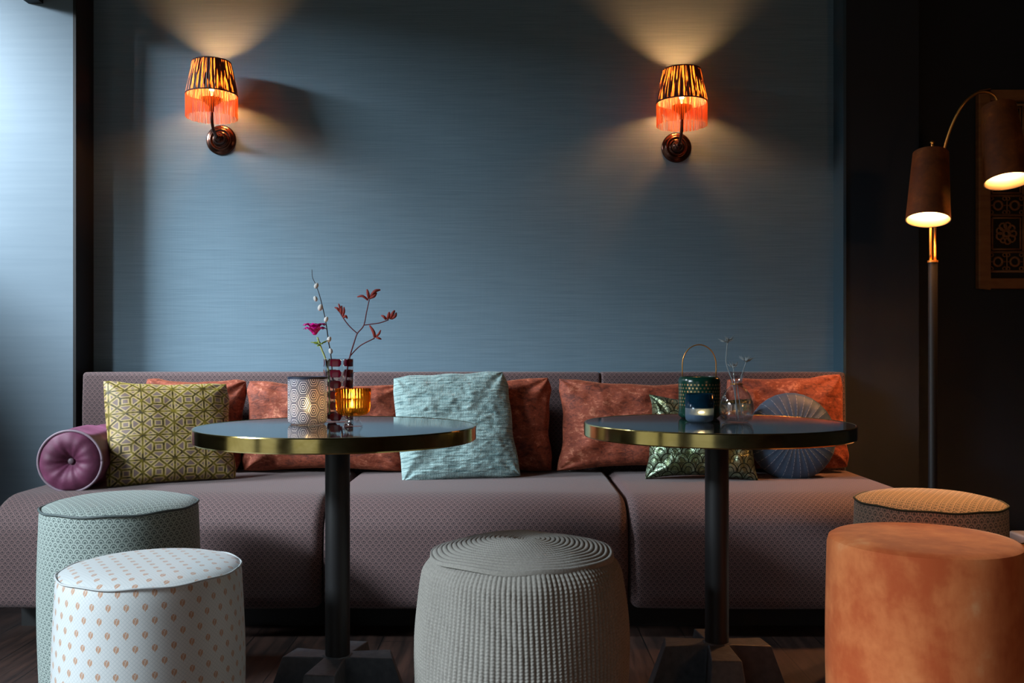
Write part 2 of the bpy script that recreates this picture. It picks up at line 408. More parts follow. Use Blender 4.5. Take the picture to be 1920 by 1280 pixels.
def fringe_mat():
    m = Mat('pink_silk_fringe'); d = m.shader('ShaderNodeBsdfDiffuse', Color=lin(235, 120, 125)); t = m.shader('ShaderNodeBsdfTranslucent', Color=lin(255, 180, 78))
    m.mixsh(0.85, d, t); return m.m
M_fringe = fringe_mat()
M_shadein = Mat('shade_lining', 0.8, col=lin(240, 225, 190)).m
M_carved = Mat('carved_wood', 0.6); _n = M_carved.noise('Object', 12, 4, (1, 1, 4)); M_carved.set('Base Color', M_carved.mix(_n, lin(110, 66, 34), lin(168, 112, 62))); M_carved = M_carved.m
M_carvedback = Mat('carving_ground', 0.8, col=lin(36, 26, 20)).m
M_enamel = Mat('green_enamel_perforated', 0.2); u, v, _ = M_enamel.xyz('UV')
_p = 0.0105; _row = (v/(_p*0.9)).fl(); _a = (u/_p+_row.mod(2.0)*0.5).fr()-0.5; _b = (v/(_p*0.9)).fr()-0.5
_d = (_a*_a+_b*_b).sq().lt(0.27)*(v.gt(0.082))*(v.lt(0.150))
M_enamel.set('Base Color', M_enamel.mix(_d, lin(14, 58, 46), lin(214, 190, 140))); M_enamel.set('Metallic', _d*0.8); M_enamel = M_enamel.m
M_stemred = Mat('dark_red_stem', 0.6, col=lin(96, 38, 50)).m; M_bud = Mat('red_furry_bud', 0.8, col=lin(150, 58, 52)).m
M_twig = Mat('brown_twig', 0.7, col=lin(58, 46, 46)).m; M_catkin = Mat('white_catkin', 0.9, col=lin(232, 232, 228), Sheen_Weight=0.5).m
M_magenta = Mat('magenta_petal', 0.5, col=lin(214, 10, 150)).m; M_leaf = Mat('fresh_green', 0.5, col=lin(120, 150, 40)).m
M_stemgreen = Mat('pale_green_stem', 0.5, col=lin(168, 184, 120)).m; M_thistle = Mat('silver_green_thistle', 0.6, col=lin(160, 172, 176)).m
M_wicker = Mat('straw_wicker', 0.7); _n = M_wicker.noise('UV', 1, 3, (60, 300, 1)); M_wicker.set('Base Color', M_wicker.mix(_n, lin(130, 96, 50), lin(206, 166, 100))); M_wicker.bump(_n, 0.6, 0.006); M_wicker = M_wicker.m
M_whitebox = Mat('pale_lacquer', 0.4, col=lin(200, 200, 208)).m
M_cord = Mat('black_rubber', 0.5, col=lin(14, 14, 15)).m
M_frame = Mat('window_frame_paint', 0.5, col=lin(40, 42, 46)).m

# ---------------------------------------------------------------- room shell
def struct(name, mat, boxes, merge=False):
    b = MB()
    for q in boxes: b.box(*q)
    o = b.build(name, mat, smooth=False, merge=False); tag(o, kind='structure'); return o
WY = 3.97; PL = 3.81; PR = 3.855; AL = -1.79; AR = 1.375; ZC = 3.0
struct('floor', M_floor, [(-3.1, 4.2, -2.1, 4.3, -0.05, 0)])
struct('ceiling', M_ceil, [(-3.1, 4.2, -2.1, 4.3, ZC, ZC+0.05)])
struct('wall_back', M_wall, [(AL, AR, WY, WY+0.1, 0, ZC)])
struct('wall_back_left', [M_pillar], [(-3.1, AL-0.012, PL, WY+0.1, 0, ZC)])
struct('reveal_shade', M_black, [(AL-0.012, AL, PL-0.001, WY, 0, ZC)])  # black strip paints the shade on the pillar side turned from the window
struct('wall_back_right', M_dark, [(AR+0.012, 1.69, PR, WY+0.1, 0, ZC), (1.69, 4.2, 4.05, 4.15, 0, ZC)])
struct('trim_2', M_reveal_lit, [(AR, AR+0.012, PR-0.004, WY, 0, ZC)])
# left wall with three windows
wb = [(WX-0.15, WX, -2.1, PL, 0, WZ0), (WX-0.15, WX, -2.1, PL, WZ1, ZC)]
ys = [-2.1]
for wy, ww, sl in sorted(WINS):
    ys += [wy-ww/2, wy+ww/2]
    if sl > WZ0: wb.append((WX-0.15, WX, wy-ww/2, wy+ww/2, WZ0, sl))
ys.append(PL)
for i in range(0, len(ys), 2): wb.append((WX-0.15, WX, ys[i], ys[i+1], WZ0, WZ1))
wb.append((WX-0.15, WX, -2.1, 1.9, 2.32, WZ1))
struct('wall_left', M_dark, wb)
struct('wall_right', M_dark, [(4.1, 4.2, -2.1, 4.3, 0, ZC)])
struct('wall_front', M_dark, [(-3.1, -2.3, -2.2, -2.1, 0, ZC), (-0.7, 4.2, -2.2, -2.1, 0, ZC), (-2.3, -0.7, -2.2, -2.1, 0, 0.15), (-2.3, -0.7, -2.2, -2.1, 2.5, ZC)])
for i, (wy, ww, sl) in enumerate(sorted(WINS, reverse=True)):
    a, b = wy-ww/2, wy+ww/2; WZ0 = sl; WZ1 = 2.75 if i == 0 else 2.32
    struct('window_%d' % (i+1), M_frame, [(WX-0.09, WX-0.04, a, a+0.035, WZ0, WZ1), (WX-0.09, WX-0.04, b-0.035, b, WZ0, WZ1), (WX-0.09, WX-0.04, a, b, WZ0, WZ0+0.04), (WX-0.09, WX-0.04, a, b, WZ1-0.04, WZ1)])

# ---------------------------------------------------------------- bench
SZ = 0.447
bench = empty('upholstered_bench', (-0.17, 3.5, 0), 'long built-in bench upholstered in mauve brown fan-patterned fabric against the blue wall', 'bench')
def roundbox_sweep(prof, x0, x1, r, parent, name, mat, bulge=0.0):
    """prof closed polygon (y,z) ; swept along x with rounded ends"""
    n = len(prof); nor = []
    for i in range(n):
        a = Vector(prof[i-1]); b = Vector(prof[(i+1) % n]); t = (b-a).normalized(); nor.append(Vector((t.y, -t.x)))
    area2 = sum(prof[i][0]*prof[(i+1) % n][1]-prof[(i+1) % n][0]*prof[i][1] for i in range(n))
    sg = 1 if area2 > 0 else -1
    arc = [0]
    for i in range(1, n+1): arc.append(arc[-1]+(Vector(prof[i % n])-Vector(prof[i-1])).length)
    st = []
    for k in range(9): t = PI/2*k/8; st.append((x0+r-r*math.cos(t), r-r*math.sin(t)))
    m = 24
    for k in range(1, m): st.append((x0+r+(x1-x0-2*r)*k/m, 0))
    for k in range(9): t = PI/2*k/8; st.append((x1-r+r*math.sin(t), r-r*math.cos(t)))
    vs = []; xs = []
    for (x, ins) in st:
        q = (x-x0)/(x1-x0); bl = bulge*math.sin(PI*max(0, min(1, q)))**0.5 if bulge else 0
        for i in range(n):
            p = Vector(prof[i])+nor[i]*sg*(bl-ins); vs.append((x, p.x, p.y))
    fs = []; uv = []
    for s in range(len(st)-1):
        for i in range(n):
            j = (i+1) % n; fs.append((s*n+i, (s+1)*n+i, (s+1)*n+j, s*n+j))
            uv.append([(st[s][0], arc[i]), (st[s+1][0], arc[i]), (st[s+1][0], arc[i+1]), (st[s][0], arc[i+1])])
    fs += [tuple(range(n)), tuple((len(st)-1)*n+i for i in reversed(range(n)))]
    uv += [[prof[i] for i in range(n)], [prof[i] for i in reversed(range(n))]]
    b = MB(); b.add(vs, fs, uv); o = b.build(name, mat, parent); return o
def place_child(o, parent): o.matrix_parent_inverse = Matrix.Translation(-parent.location); return o
seat_prof = [(3.75, 0.09), (3.75, SZ-0.02), (3.73, SZ)]+[(3.73-0.05*k, SZ) for k in range(1, 11)]
seat_prof += [(3.16+0.15*math.cos(math.radians(a)), SZ-0.12+0.12*math.sin(math.radians(a))) for a in range(90, 181, 9)]
seat_prof += [(3.005, 0.27), (3.005, 0.2), (3.01, 0.14)]+[(3.04+0.03*math.cos(math.radians(a)), 0.12+0.03*math.sin(math.radians(a))) for a in range(180, 271, 30)]
seat_prof = [p for p in seat_prof]
segs = [(-1.705, -0.618), (-0.618, 0.382), (0.382, 1.372)]
for i, (a, b_) in enumerate(segs):
    o = roundbox_sweep(seat_prof, a+0.001, b_-0.001, 0.035, bench, 'seat_cushion', M_bench, 0.006); place_child(o, bench)
bsegs = [(-1.765, -0.655), (-0.655, 0.365), (0.365, 1.370)]
for a, b_ in bsegs:
    pr = [(3.94, 0.3), (3.94, 0.835)]+arcpts(3.915, 0.825, 0.018, 60, 90, 2)+arcpts(3.825, 0.825, 0.018, 90, 180, 5)+[(3.80, 0.7), (3.80, 0.55), (3.80, 0.3)]
    o = roundbox_sweep(pr, a+0.001, b_-0.001, 0.012, bench, 'backrest', M_bench, 0.0); place_child(o, bench)
pb = MB(); pb.box(-1.66, 1.33, 3.14, 3.9, 0, 0.1); place_child(pb.build('plinth', M_black, bench, smooth=False), bench)

# ---------------------------------------------------------------- cushions
def cushion(name, mat, TL, TR, BR, BL, dl, dr, tilt, thick, label, ear=0.10, conc=0.045, seed=0, wr=0.006, nx=70, uvs=(0.5, 0.4), wfreq=7, ridge=None, z0=None, parent=None, power=0.5, group=None, rnd_=2.9):
    """corner pixels give the corner points on a leaning plane standing at depth dl..dr on the seat"""
    zb = SZ if z0 is None else z0
    A = Vector(((BL[0]-960)*dl/F, dl, zb)); B = Vector(((BR[0]-960)*dr/F, dr, zb))
    ex = (B-A).normalized(); up = Vector((0, 0, 1)); back = up.cross(ex).normalized()
    back = back if back.y > 0 else -back
    ez = (up*math.cos(math.radians(tilt))+back*math.sin(math.radians(tilt))); n = ex.cross(ez).normalized()
    if n.y > 0: n = -n
    def hit(q):
        d = Vector(((q[0]-960)/F, 1, -(q[1]-HY)/F)); o = Vector((0, 0, CH)); t = (A-o).dot(n)/d.dot(n); return o+d*t
    cs = [hit(q) for q in (TL, TR, BR, BL)]
    org = (cs[2]+cs[3])/2
    loc = [((c-org).dot(ex), (c-org).dot(ez)) for c in cs]
    rnd = random.Random(seed); sx = rnd.random()*20
    vs = []; N = nx
    def pos(u, v, side):
        # bilinear corners
        a = (u+1)/2; b = (v+1)/2
        bx = loc[3][0]*(1-a)*(1-b)+loc[2][0]*a*(1-b)+loc[0][0]*(1-a)*b+loc[1][0]*a*b
        bz = loc[3][1]*(1-a)*(1-b)+loc[2][1]*a*(1-b)+loc[0][1]*(1-a)*b+loc[1][1]*a*b
        cx = (loc[2][0]+loc[3][0]+loc[0][0]+loc[1][0])/4; cz = (loc[0][1]+loc[1][1])/2*0.5
        W = abs(loc[1][0]-loc[0][0]); H = abs(loc[0][1])
        bx -= u*conc*(1-v*v)*W*0.5*(abs(u)**3); bz -= v*conc*(1-u*u)*H*0.5*(abs(v)**3)*1.3
        # round corner tips
        cr = max(0, abs(u)+abs(v)-1.66)**1.3*ear*rnd_
        bx = bx*1.015-math.copysign(cr*W, u)*0.5; bz -= math.copysign(cr*H*0.5, v)
        wob = noise.noise(Vector((u*2.3+sx, v*2.3, 5.0))); wob2 = noise.noise(Vector((u*2.3+sx, v*2.3, 15.0)))
        ew = max(abs(u), abs(v))**4; bx += wob*0.009*ew; bz += wob2*0.007*ew*(1 if v > 0 else 0.3)
        t = max(0, (1-abs(u)**2.6)*(1-abs(v)**2.6))**power*thick/2
        nn = noise.fractal(Vector((bx*wfreq+sx, bz*wfreq, side*3.1)), 0.8, 2.1, 3)
        edge = min(1-abs(u), 1-abs(v)); rad = math.hypot(u, v)
        wrk = wr*nn*(0.4+min(1, 2*edge+0.3))
        # tension folds from corners
        ang = math.atan2(1-abs(v)+1e-4, 1-abs(u)+1e-4); cd = math.hypot(1-abs(u), 1-abs(v))
        wrk += wr*0.9*math.sin(ang*9+sx)*math.exp(-cd*2.2)*min(1, edge*6)
        if ridge: wrk += ridge(bx, bz, sx)*min(1, edge*8)
        yy = side*(t+wrk*(1 if t > 0.0005 else 0.2))
        return bx, bz, yy
    fs = []; uv = []; idx = {}
    for sd in (-1, 1):
        for j in range(N+1):
            for i in range(N+1):
                u = -1+2*i/N; v = -1+2*j/N; u = math.sin(u*PI/2)*0.6+u*0.4; v = math.sin(v*PI/2)*0.6+v*0.4
                if sd == 1 and (i in (0, N) or j in (0, N)): idx[(sd, i, j)] = idx[(-1, i, j)]; continue
                bx, bz, yy = pos(u, v, sd); idx[(sd, i, j)] = len(vs); vs.append(((bx, yy, bz), (bx, bz)))
    for sd in (-1, 1):
        for j in range(N):
            for i in range(N):
                q = [idx[(sd, i, j)], idx[(sd, i+1, j)], idx[(sd, i+1, j+1)], idx[(sd, i, j+1)]]
                if sd == 1: q.reverse()
                fs.append(q); uv.append([vs[k][1] for k in q])
    me = mesh(name, [v[0] for v in vs], fs, uv)
    o = link(name, me, mat)
    yax = -n
    o.matrix_world = Matrix(((ex.x, yax.x, ez.x, org.x), (ex.y, yax.y, ez.y, org.y), (ex.z, yax.z, ez.z, org.z), (0, 0, 0, 1)))
    tag(o, label, 'cushion', group); return o
G5 = 'rust velvet lumbar cushions along the bench'
cushion('lumbar_cushion', M_rust, (270, 704), (467, 708), (450, 889), (262, 889), 3.66, 3.66, 8, 0.16, 'rust orange crushed velvet cushion mostly hidden behind the yellow patterned cushion', seed=1, wr=0.012, conc=0.08, group=G5)
cushion('lumbar_cushion', M_rust, (459, 708), (765, 716), (768, 889), (448, 889), 3.66, 3.66, 8, 0.16, 'rust orange crushed velvet cushion behind the candles and brass-rimmed table, left of the teal cushion', seed=2, wr=0.011, conc=0.10, group=G5)
cushion('lumbar_cushion', M_rust, (775, 712), (1036, 702), (1040, 888), (775, 889), 3.66, 3.66, 8, 0.16, 'rust orange velvet cushion whose right half shows right of the teal cushion', seed=3, wr=0.012, conc=0.08, group=G5)
cushion('lumbar_cushion', M_rust, (1037, 702), (1352, 708), (1358, 889), (1036, 889), 3.65, 3.65, 8, 0.15, 'wide rust orange velvet cushion behind the green foil cushion, with one free left edge', seed=4, wr=0.010, conc=0.14, group=G5)
cushion('lumbar_cushion', M_rust, (1358, 706), (1580, 697), (1594, 882), (1362, 888), 3.66, 3.66, 8, 0.16, 'rust orange crushed velvet cushion behind the round blue cushion at the bench end', seed=5, wr=0.012, conc=0.08, group=G5)
cushion('square_cushion', M_yellow, (190, 712), (428, 716), (446, 899), (198, 919), 3.26, 3.46, 16, 0.15, 'yellow and beige square cushion with a raised geometric lattice pattern', seed=7, wr=0.005, conc=0.06, nx=80, rnd_=1.4)
def rag(x, z, s):
    a = noise.noise(Vector((x*12+s, z*110, 0)))*0.0018+noise.noise(Vector((x*50+s, z*150, 3)))*0.0024
    k = noise.noise(Vector((x*28, z*60, 7+s))); return a+(0.006*max(0, k-0.35)*2)
cushion('square_cushion', M_teal, (733, 703), (948, 692), (978, 896), (752, 909), 3.44, 3.50, 17, 0.13, 'pale teal square cushion woven from rag strips in rough horizontal ridges', seed=8, wr=0.008, conc=0.04, nx=170, ridge=rag, power=0.45, rnd_=2.0)
cushion('square_cushion', M_foil, (1219, 738), (1408, 746), (1424, 904), (1208, 899), 3.47, 3.42, 12, 0.14, 'shiny green and gold foil cushion with fan shapes, behind the right table pole', seed=9, wr=0.010, conc=0.10, ear=0.02, wfreq=12)
# round cushion
rc = px(1484, 818, 3.52)
def pleatf(r, z, t, i):
    k = 0.5+0.5*math.cos(t*30); return r*(1-0.004*(1-k)), z*(1-0.025*(1-k)*min(1, r/0.05))
prof = [(0.001, -0.024), (0.012, -0.026), (0.022, -0.034)]
prof += [(0.03+0.136*math.sin(PI/2*k/14), -0.06*math.cos(PI/2*k/14)**0.75 if k < 14 else 0) for k in range(0, 15)]
prof[3] = (0.034, -0.048)
full = prof+[(r, -z) for r, z in reversed(prof[:-1])]
b = MB(); b.lathe(full, 240, M=Matrix.Rotation(-PI/2, 3, 'X'), rfun=pleatf)
o = b.build('round_cushion', M_blue); tag(o, 'round slate blue velvet cushion with radiating pleats and pale stitching', 'cushion')
o.location = rc; o.rotation_euler = (math.radians(-10), 0, 0)
bt = MB(); bt.ell((0, -0.026, 0), 0.016, 0.008, 0.016); bt.build('button', M_blue, o)
# bolster
bol = empty('bolster_cushion', (-1.512, 3.17, SZ+0.104), 'plum velvet bolster cushion with grey piping lying at the left bench end', 'cushion', rz=math.radians(6))
def bolf(r, z, t, i):
    a = 0.004*math.sin(t*3+z*9)+0.0015*math.sin(t*11); pk = (math.sin(t*13)*0.0009+math.sin(t*7+1)*0.0012) if z < 0.02 and 0.02 < r < 0.09 else 0
    return r+a*min(1, r/0.1)*(1 if z > 0.01 else 0.5), z+pk
R = 0.103
prof = [(0.001, 0.024), (0.012, 0.022), (0.022, 0.010), (0.04, -0.006), (0.06, -0.013), (0.08, -0.010), (0.095, 0.0), (R, 0.008), (R+0.002, 0.03)]+[(R+0.003-0.004*math.sin(k), 0.03+0.035*k) for k in range(1, 10)]+[(R, 0.37), (0.09, 0.385), (0.02, 0.38), (0.001, 0.38)]
b = MB(); b.lathe(prof, 96, M=Matrix.Rotation(-PI/2, 3, 'X'), rfun=bolf); b.build('body', M_purple, bol)
b = MB(); b.tube([(1.0*(R+0.002)*math.cos(2*PI*k/64), 0.006, (R+0.002)*math.sin(2*PI*k/64)) for k in range(65)], 0.0045); b.build('piping', Mat('grey_piping', 0.6, col=lin(140, 122, 134)).m, bol)['label'] = 'grey piping'
b = MB(); b.ell((0, 0.016, 0), 0.011, 0.006, 0.011); b.build('button', Mat('grey_button', 0.5, col=lin(100, 84, 92)).m, bol)

# ---------------------------------------------------------------- poufs
def pouf(name, px_x, D, r, H, mat, label, top=0.015, bulge=0.01, pipe=True, piping=M_piping, tilt=(0, 0), mattop=None, pr=0.0035):
    x = (px_x-960)*D/F
    root = empty(name, (x, D, 0), label, 'pouf')
    side = [(0.001, 0.0), (r-0.03, 0.0), (r-0.008, 0.006), (r, 0.02)]
    for k in range(1, 12): t = k/12; side.append((r+bulge*math.sin(PI*t), 0.02+(H-0.045)*t))
    side.append((r, H-0.02)); side.append((r-0.004, H-0.006))
    b = MB(); b.lathe(side, 96, ruv=r); b.build('side_cover', mat, root)
    tp = [(r-0.004, H-0.006), (r-0.012, H-0.001), (r-0.03, H+top*0.35), (r*0.7, H+top*0.8), (r*0.4, H+top*0.97), (0.001, H+top)]
    b = MB(); b.lathe(tp, 96, cap=0); b.build('top_panel', mattop or mat, root)
    if pipe:
        b = MB(); rr = r-0.001; b.tube([(rr*math.cos(2*PI*k/96), rr*math.sin(2*PI*k/96), H-0.006+0.0015*math.sin(k*0.6)) for k in range(97)], pr); b.build('piping', piping, root)
    return root
pouf('fan_pattern_pouf', 227, 2.61, 0.207, 0.503, M_green, 'round grey-green fan-patterned pouf behind the white dotted pouf', top=0.016, bulge=0.006)
pouf('leaf_dot_pouf', 284, 2.06, 0.193, 0.452, M_dots, 'round white satin pouf with small copper leaf dots', top=0.012, bulge=0.008, piping=Mat('pale_cord', 0.6, col=lin(190, 196, 198)).m, pr=0.0022)
pouf('fan_pattern_pouf', 1742, 2.72, 0.207, 0.494, M_tan, 'pale fan-patterned pouf behind the orange velvet pouf, under the floor lamp', top=0.016, bulge=0.003, piping=Mat('green_cord', 0.6, col=lin(60, 78, 70)).m)
pouf('velvet_pouf', 1731, 2.17, 0.214, 0.492, M_orange, 'large round plain orange velvet pouf at the front right', top=0.004, bulge=0.004, pipe=False)
# knitted pouf
kx = (979-960)*2.19/F
kr = empty('knitted_pouf', (kx, 2.19, 0), 'chunky grey knitted round pouf between the two tables', 'pouf')
def knit_side():
    NR = 128; seg = NR*6; rows = 300; vs = []; uv = []; fs = []
    H = 0.455
    for i in range(rows+1):
        z = H*i/rows; q = i/rows
        base = 0.215+0.034*math.sin(PI*min(1, q*0.93+0.07))**0.55
        if q > 0.90: base -= 0.024*((q-0.90)/0.10)**2
        if q < 0.06: base -= 0.04*((0.06-q)/0.06)**2
        for j in range(seg):
            t = 2*PI*j/seg
            tt = t+0.012*math.sin(z*14+t*3)
            lump = 0.006*noise.noise(Vector((math.cos(t)*1.6, math.sin(t)*1.6, z*4)))+0.004*noise.noise(Vector((math.cos(t)*4, math.sin(t)*4, z*5+9)))
            c = (tt*NR/(2*PI)) % 1.0
            rib = abs(math.sin(PI*c)); 
            ph = z/0.0074+(0.5*abs(c-0.5)*2)
            st = 0.5+0.5*math.cos(2*PI*ph)
            r = base+lump+0.0030*rib**0.6+0.0020*st*rib
            vs.append((r*math.cos(t), r*math.sin(t), z))
    for i in range(rows):
        for j in range(seg):
            k = (j+1) % seg; fs.append((i*seg+j, i*seg+k, (i+1)*seg+k, (i+1)*seg+j))
    return mesh('side_cover', vs, fs)
o = link('side_cover', knit_side(), M_knit, kr)
def knit_top():
    seg = 520; rows = 190; vs = []; fs = []; R = 0.212; NR = 19
    for i in range(rows+1):
        q = i/rows; 
        for j in range(seg):
            t = 2*PI*j/seg; r = R*(1-q)+0.0005
            sp = (r/R*NR+t/(2*PI)) % 1.0
            ridge = abs(math.sin(PI*sp)); st = 0.5+0.5*math.cos(max(12, int(r/R*190))*t+PI*abs(sp-0.5)*2)
            lump = 0.006*noise.noise(Vector((r*math.cos(t)*9, r*math.sin(t)*9, 2.2)))
            z = 0.452+0.034*(1-(r/R)**2.4)+lump+0.0026*ridge**0.7+0.0018*st*ridge - 0.006*math.exp(-(r/0.03)**2)
            if i == 0: z -= 0.008
            rr = r*(1+0.025*math.sin(t*2+0.8)) + 0
            vs.append((rr*math.cos(t), rr*math.sin(t), z))
    for i in range(rows):
        for j in range(seg):
            k = (j+1) % seg; fs.append((i*seg+j, i*seg+k, (i+1)*seg+k, (i+1)*seg+j))
    return mesh('top_panel', vs, fs)
link('top_panel', knit_top(), M_knit, kr)

# ---------------------------------------------------------------- tables
TH = 0.74; TR_ = 0.35
def arm_mesh(b, ang):
    c, s = math.cos(math.radians(ang)), math.sin(math.radians(ang))
    def P(l, w_, z): return (l*c-w_*s, l*s+w_*c, z)
    st = [(0.0, 0.028, 0.160, 0.040), (0.035, 0.028, 0.160, 0.040), (0.135, 0.038, 0.155, 0.050), (0.180, 0.050, 0.028, 0.054)]
    vs = []
    for l, wt, zt, wb_ in st:
        lb = l if l < 0.18 else 0.185
        vs += [P(l, wt, zt), P(l, -wt, zt), P(lb, -wb_, 0.022), P(lb, wb_, 0.022)]
    fs = [(0, 1, 2, 3)]
    for i in range(3):
        a = i*4
        for k in range(4): fs.append((a+k, a+(k+1) % 4, a+4+(k+1) % 4, a+4+k))
    fs.append((15, 14, 13, 12)); b.add(vs, fs)
def table(x, y, angs, label):
    root = empty('bistro_table', (x, y, 0), label, 'table')
    b = MB(); b.lathe([(0.001, TH-0.004), (TR_-0.004, TH-0.004), (TR_-0.0035, TH-0.0005), (TR_-0.001, TH), (TR_, TH-0.003), (TR_, TH-0.033), (TR_-0.002, TH-0.036), (TR_-0.02, TH-0.036)], 160)
    b = MB(); b.lathe([(TR_-0.006, TH-0.001), (TR_-0.004, TH), (TR_-0.001, TH-0.0005), (TR_, TH-0.003), (TR_, TH-0.033), (TR_-0.002, TH-0.036), (TR_-0.010, TH-0.036)], 200)
    b.build('brass_edge', M_brass, root, angle=20)
    b = MB(); b.lathe([(0.001, TH-0.001), (TR_-0.006, TH-0.001), (TR_-0.008, TH-0.03), (0.001, TH-0.03)], 128); b.build('tabletop', M_top, root, angle=40)
    b = MB(); b.lathe([(0.001, 0.155), (0.031, 0.155), (0.031, TH-0.05), (0.09, TH-0.044), (0.09, TH-0.031), (0.001, TH-0.031)], 48); b.build('pole', M_pole, root, angle=30)
    b = MB(); b.lathe([(0.001, 0.163), (0.036, 0.163), (0.040, 0.158), (0.046, 0.03), (0.001, 0.03)], 8, M=Matrix.Rotation(math.radians(angs[0]+22.5), 3, 'Z')); b.build('base_hub', M_iron, root, smooth=False)
    for a in angs:
        b = MB(); arm_mesh(b, a); f = b.build('foot', M_iron, root, smooth=False)
        bv = f.modifiers.new('bevel', 'BEVEL'); bv.width = 0.003; bv.segments = 2
        g = MB(); g.lathe([(0.001, 0), (0.014, 0), (0.014, 0.024), (0.001, 0.024)], 16, c=(0.155*math.cos(math.radians(a)), 0.155*math.sin(math.radians(a)), 0)); g.build('glide', M_black, f)
    return root
table(-0.441, 2.346, [-98, 163, 10, 82], 'round brass-rimmed bistro table on a black pole, holding the flowers and amber goblet')
table(0.541, 2.451, [-92, 172, 8, 88], 'round brass-rimmed bistro table on a black pole, holding the green lantern')

# ---------------------------------------------------------------- candles
def flame(c, parent, s=1.0, power=0.25, col=(1, 0.5, 0.15)):
    b = MB(); b.lathe([(0.0003, 0), (0.003*s, 0.003*s), (0.0042*s, 0.007*s), (0.003*s, 0.013*s), (0.0003, 0.022*s)], 12, c=c); b.build('flame', M_flame, parent)
    point('candle_light', (parent.location.x+c[0], parent.location.y+c[1], parent.location.z+c[2]+0.03), power, col, 0.006)
def tealight(x, y, z, label, s=1.0, power=0.3, flame_s=1.0, h=0.016):
    root = empty('tealight', (x, y, z), label, 'candle')
    b = MB(); b.lathe([(0.001, 0), (0.019*s, 0), (0.019*s, h), (0.018*s, h), (0.018*s, 0.003), (0.001, 0.003)], 32); b.build('cup', Mat('tin', 0.3, 0.9, col=lin(190, 190, 195)).m, root)
    b = MB(); b.lathe([(0.001, 0.003), (0.0175*s, 0.003), (0.0175*s, h-0.003), (0.001, h-0.003)], 32); b.build('wax', M_wax, root)
    flame((0, 0, h), root, flame_s, power); return root
hx, hy = (576.5-960)*2.4/F, 2.40
h_ = empty('candle_holder', (hx, hy, TH), 'tall frosted glass candle holder printed with dark blue concentric hexagons', 'candle holder')
b = MB(); b.lathe([(0.043, 0.001), (0.0485, 0.006), (0.050, 0.014), (0.050, 0.118)], 96, ruv=0.05); b.build('glass_wall', M_hex, h_)
b = MB(); b.lathe([(0.0485, 0.1165), (0.0508, 0.1165), (0.0508, 0.122), (0.0485, 0.122)], 96, closed=True); b.build('rim', Mat('navy_rim', 0.35, col=lin(52, 60, 80)).m, h_, angle=40)
b = MB(); b.lathe([(0.001, 0.0), (0.043, 0.0), (0.0475, 0.005), (0.046, 0.009), (0.001, 0.009)], 64); b.build('base', M_clear, h_)
tealight(hx, hy, TH+0.0095, 'tealight glowing inside the hexagon-patterned candle holder', power=0.16, flame_s=2.4)
gx, gy = (662-960)*2.33/F, 2.33
g_ = empty('goblet', (gx, gy, TH), 'amber ribbed glass goblet with a thick clear foot', 'goblet')
def ribf(r, z, t, i): return (r+0.0011*math.cos(t*40) if r > 0.03 and 0 < i < 12 else r, z)
ob = [(0.001, 0.026), (0.022, 0.026), (0.034, 0.029), (0.0395, 0.036), (0.0415, 0.046), (0.0425, 0.07), (0.043, 0.094), (0.0415, 0.094), (0.0400, 0.07), (0.039, 0.048), (0.036, 0.037), (0.030, 0.032), (0.001, 0.031)]
b = MB(); b.lathe(ob, 240, rfun=lambda r, z, t, i: (r+0.0018*math.cos(t*36) if i in (3, 4, 5, 6) else r, z)); b.build('bowl', M_amber, g_)
b = MB(); b.lathe([(0.001, 0), (0.023, 0), (0.024, 0.002), (0.021, 0.008), (0.017, 0.014), (0.018, 0.022), (0.021, 0.0255), (0.001, 0.0255)], 48); b.build('foot', M_clear, g_)
tealight(gx-0.003, gy, TH+0.0335, 'tealight burning in the amber goblet', s=0.8, power=0.12, flame_s=1.0, h=0.012)
# cut glass vase
vx, vy = (634-960)*2.48/F, 2.48
v_ = empty('cut_glass_vase', (vx, vy, TH), 'tall cut glass vase with burgundy panels and clear diamonds', 'vase', rz=math.radians(18))
def facet(r, z, t, i):
    k = 1+0.03*math.cos(5*t) + (0.012*math.cos(2*PI*z/0.0285) if r > 0.036 else 0); return r*k, z
prof = [(0.001, 0), (0.036, 0), (0.039, 0.003)]+[(0.0395, 0.006+0.159*k/40) for k in range(41)]+[(0.0395, 0.168), (0.0355, 0.168)]+[(0.034, 0.164-0.145*k/10) for k in range(11)]+[(0.001, 0.018)]
b = MB(); b.lathe(prof, 100, rfun=facet, ruv=0.04); b.build('glass_wall', M_vase, v_)
# stems in the vase
DV = 2.48
def P(x, y, d=0): return px(x, y, DV+d)
wroot = empty('willow_twig', P(612, 700), 'pussy willow twig with white catkins standing in the burgundy vase', 'twig')
def child(b, name, mat, root): o = b.build(name, mat, root); o.matrix_parent_inverse = Matrix.Translation(-root.location); return o
tw = [P(628, 770), P(621, 672), P(616, 640), P(612, 610), P(606, 580), P(599, 553), P(592, 533), P(586, 520), P(585, 505)]
b = MB(); b.tube(spline(tw, 6), [0.0018*(1-0.6*i/48) for i in range(49)], 6); child(b, 'stem', M_twig, wroot)
for (cx, cy, rr, a) in [(593, 535.5, 1, 25), (591.5, 560, 0.95, -20), (600.5, 576.5, 1.15, 20), (611.5, 598.5, .95, 20), (617, 636, 1, 20), (620, 658, .95, -15)]:
    b = MB(); M = Matrix.Rotation(math.radians(a), 3, 'Y'); b.ell(P(cx, cy, -0.003), 0.0058*rr, 0.0058*rr, 0.0082*rr, M=M); child(b, 'catkin', M_catkin, wroot)
ar = empty('anemone', P(606, 690), 'magenta anemone with a green leaf collar in the burgundy vase', 'flower')
b = MB(); b.tube(spline([P(618, 776), P(616, 700), P(610, 672), P(602, 652), P(595, 632)], 6), 0.0024, 8); child(b, 'stem', M_stemgreen, ar)
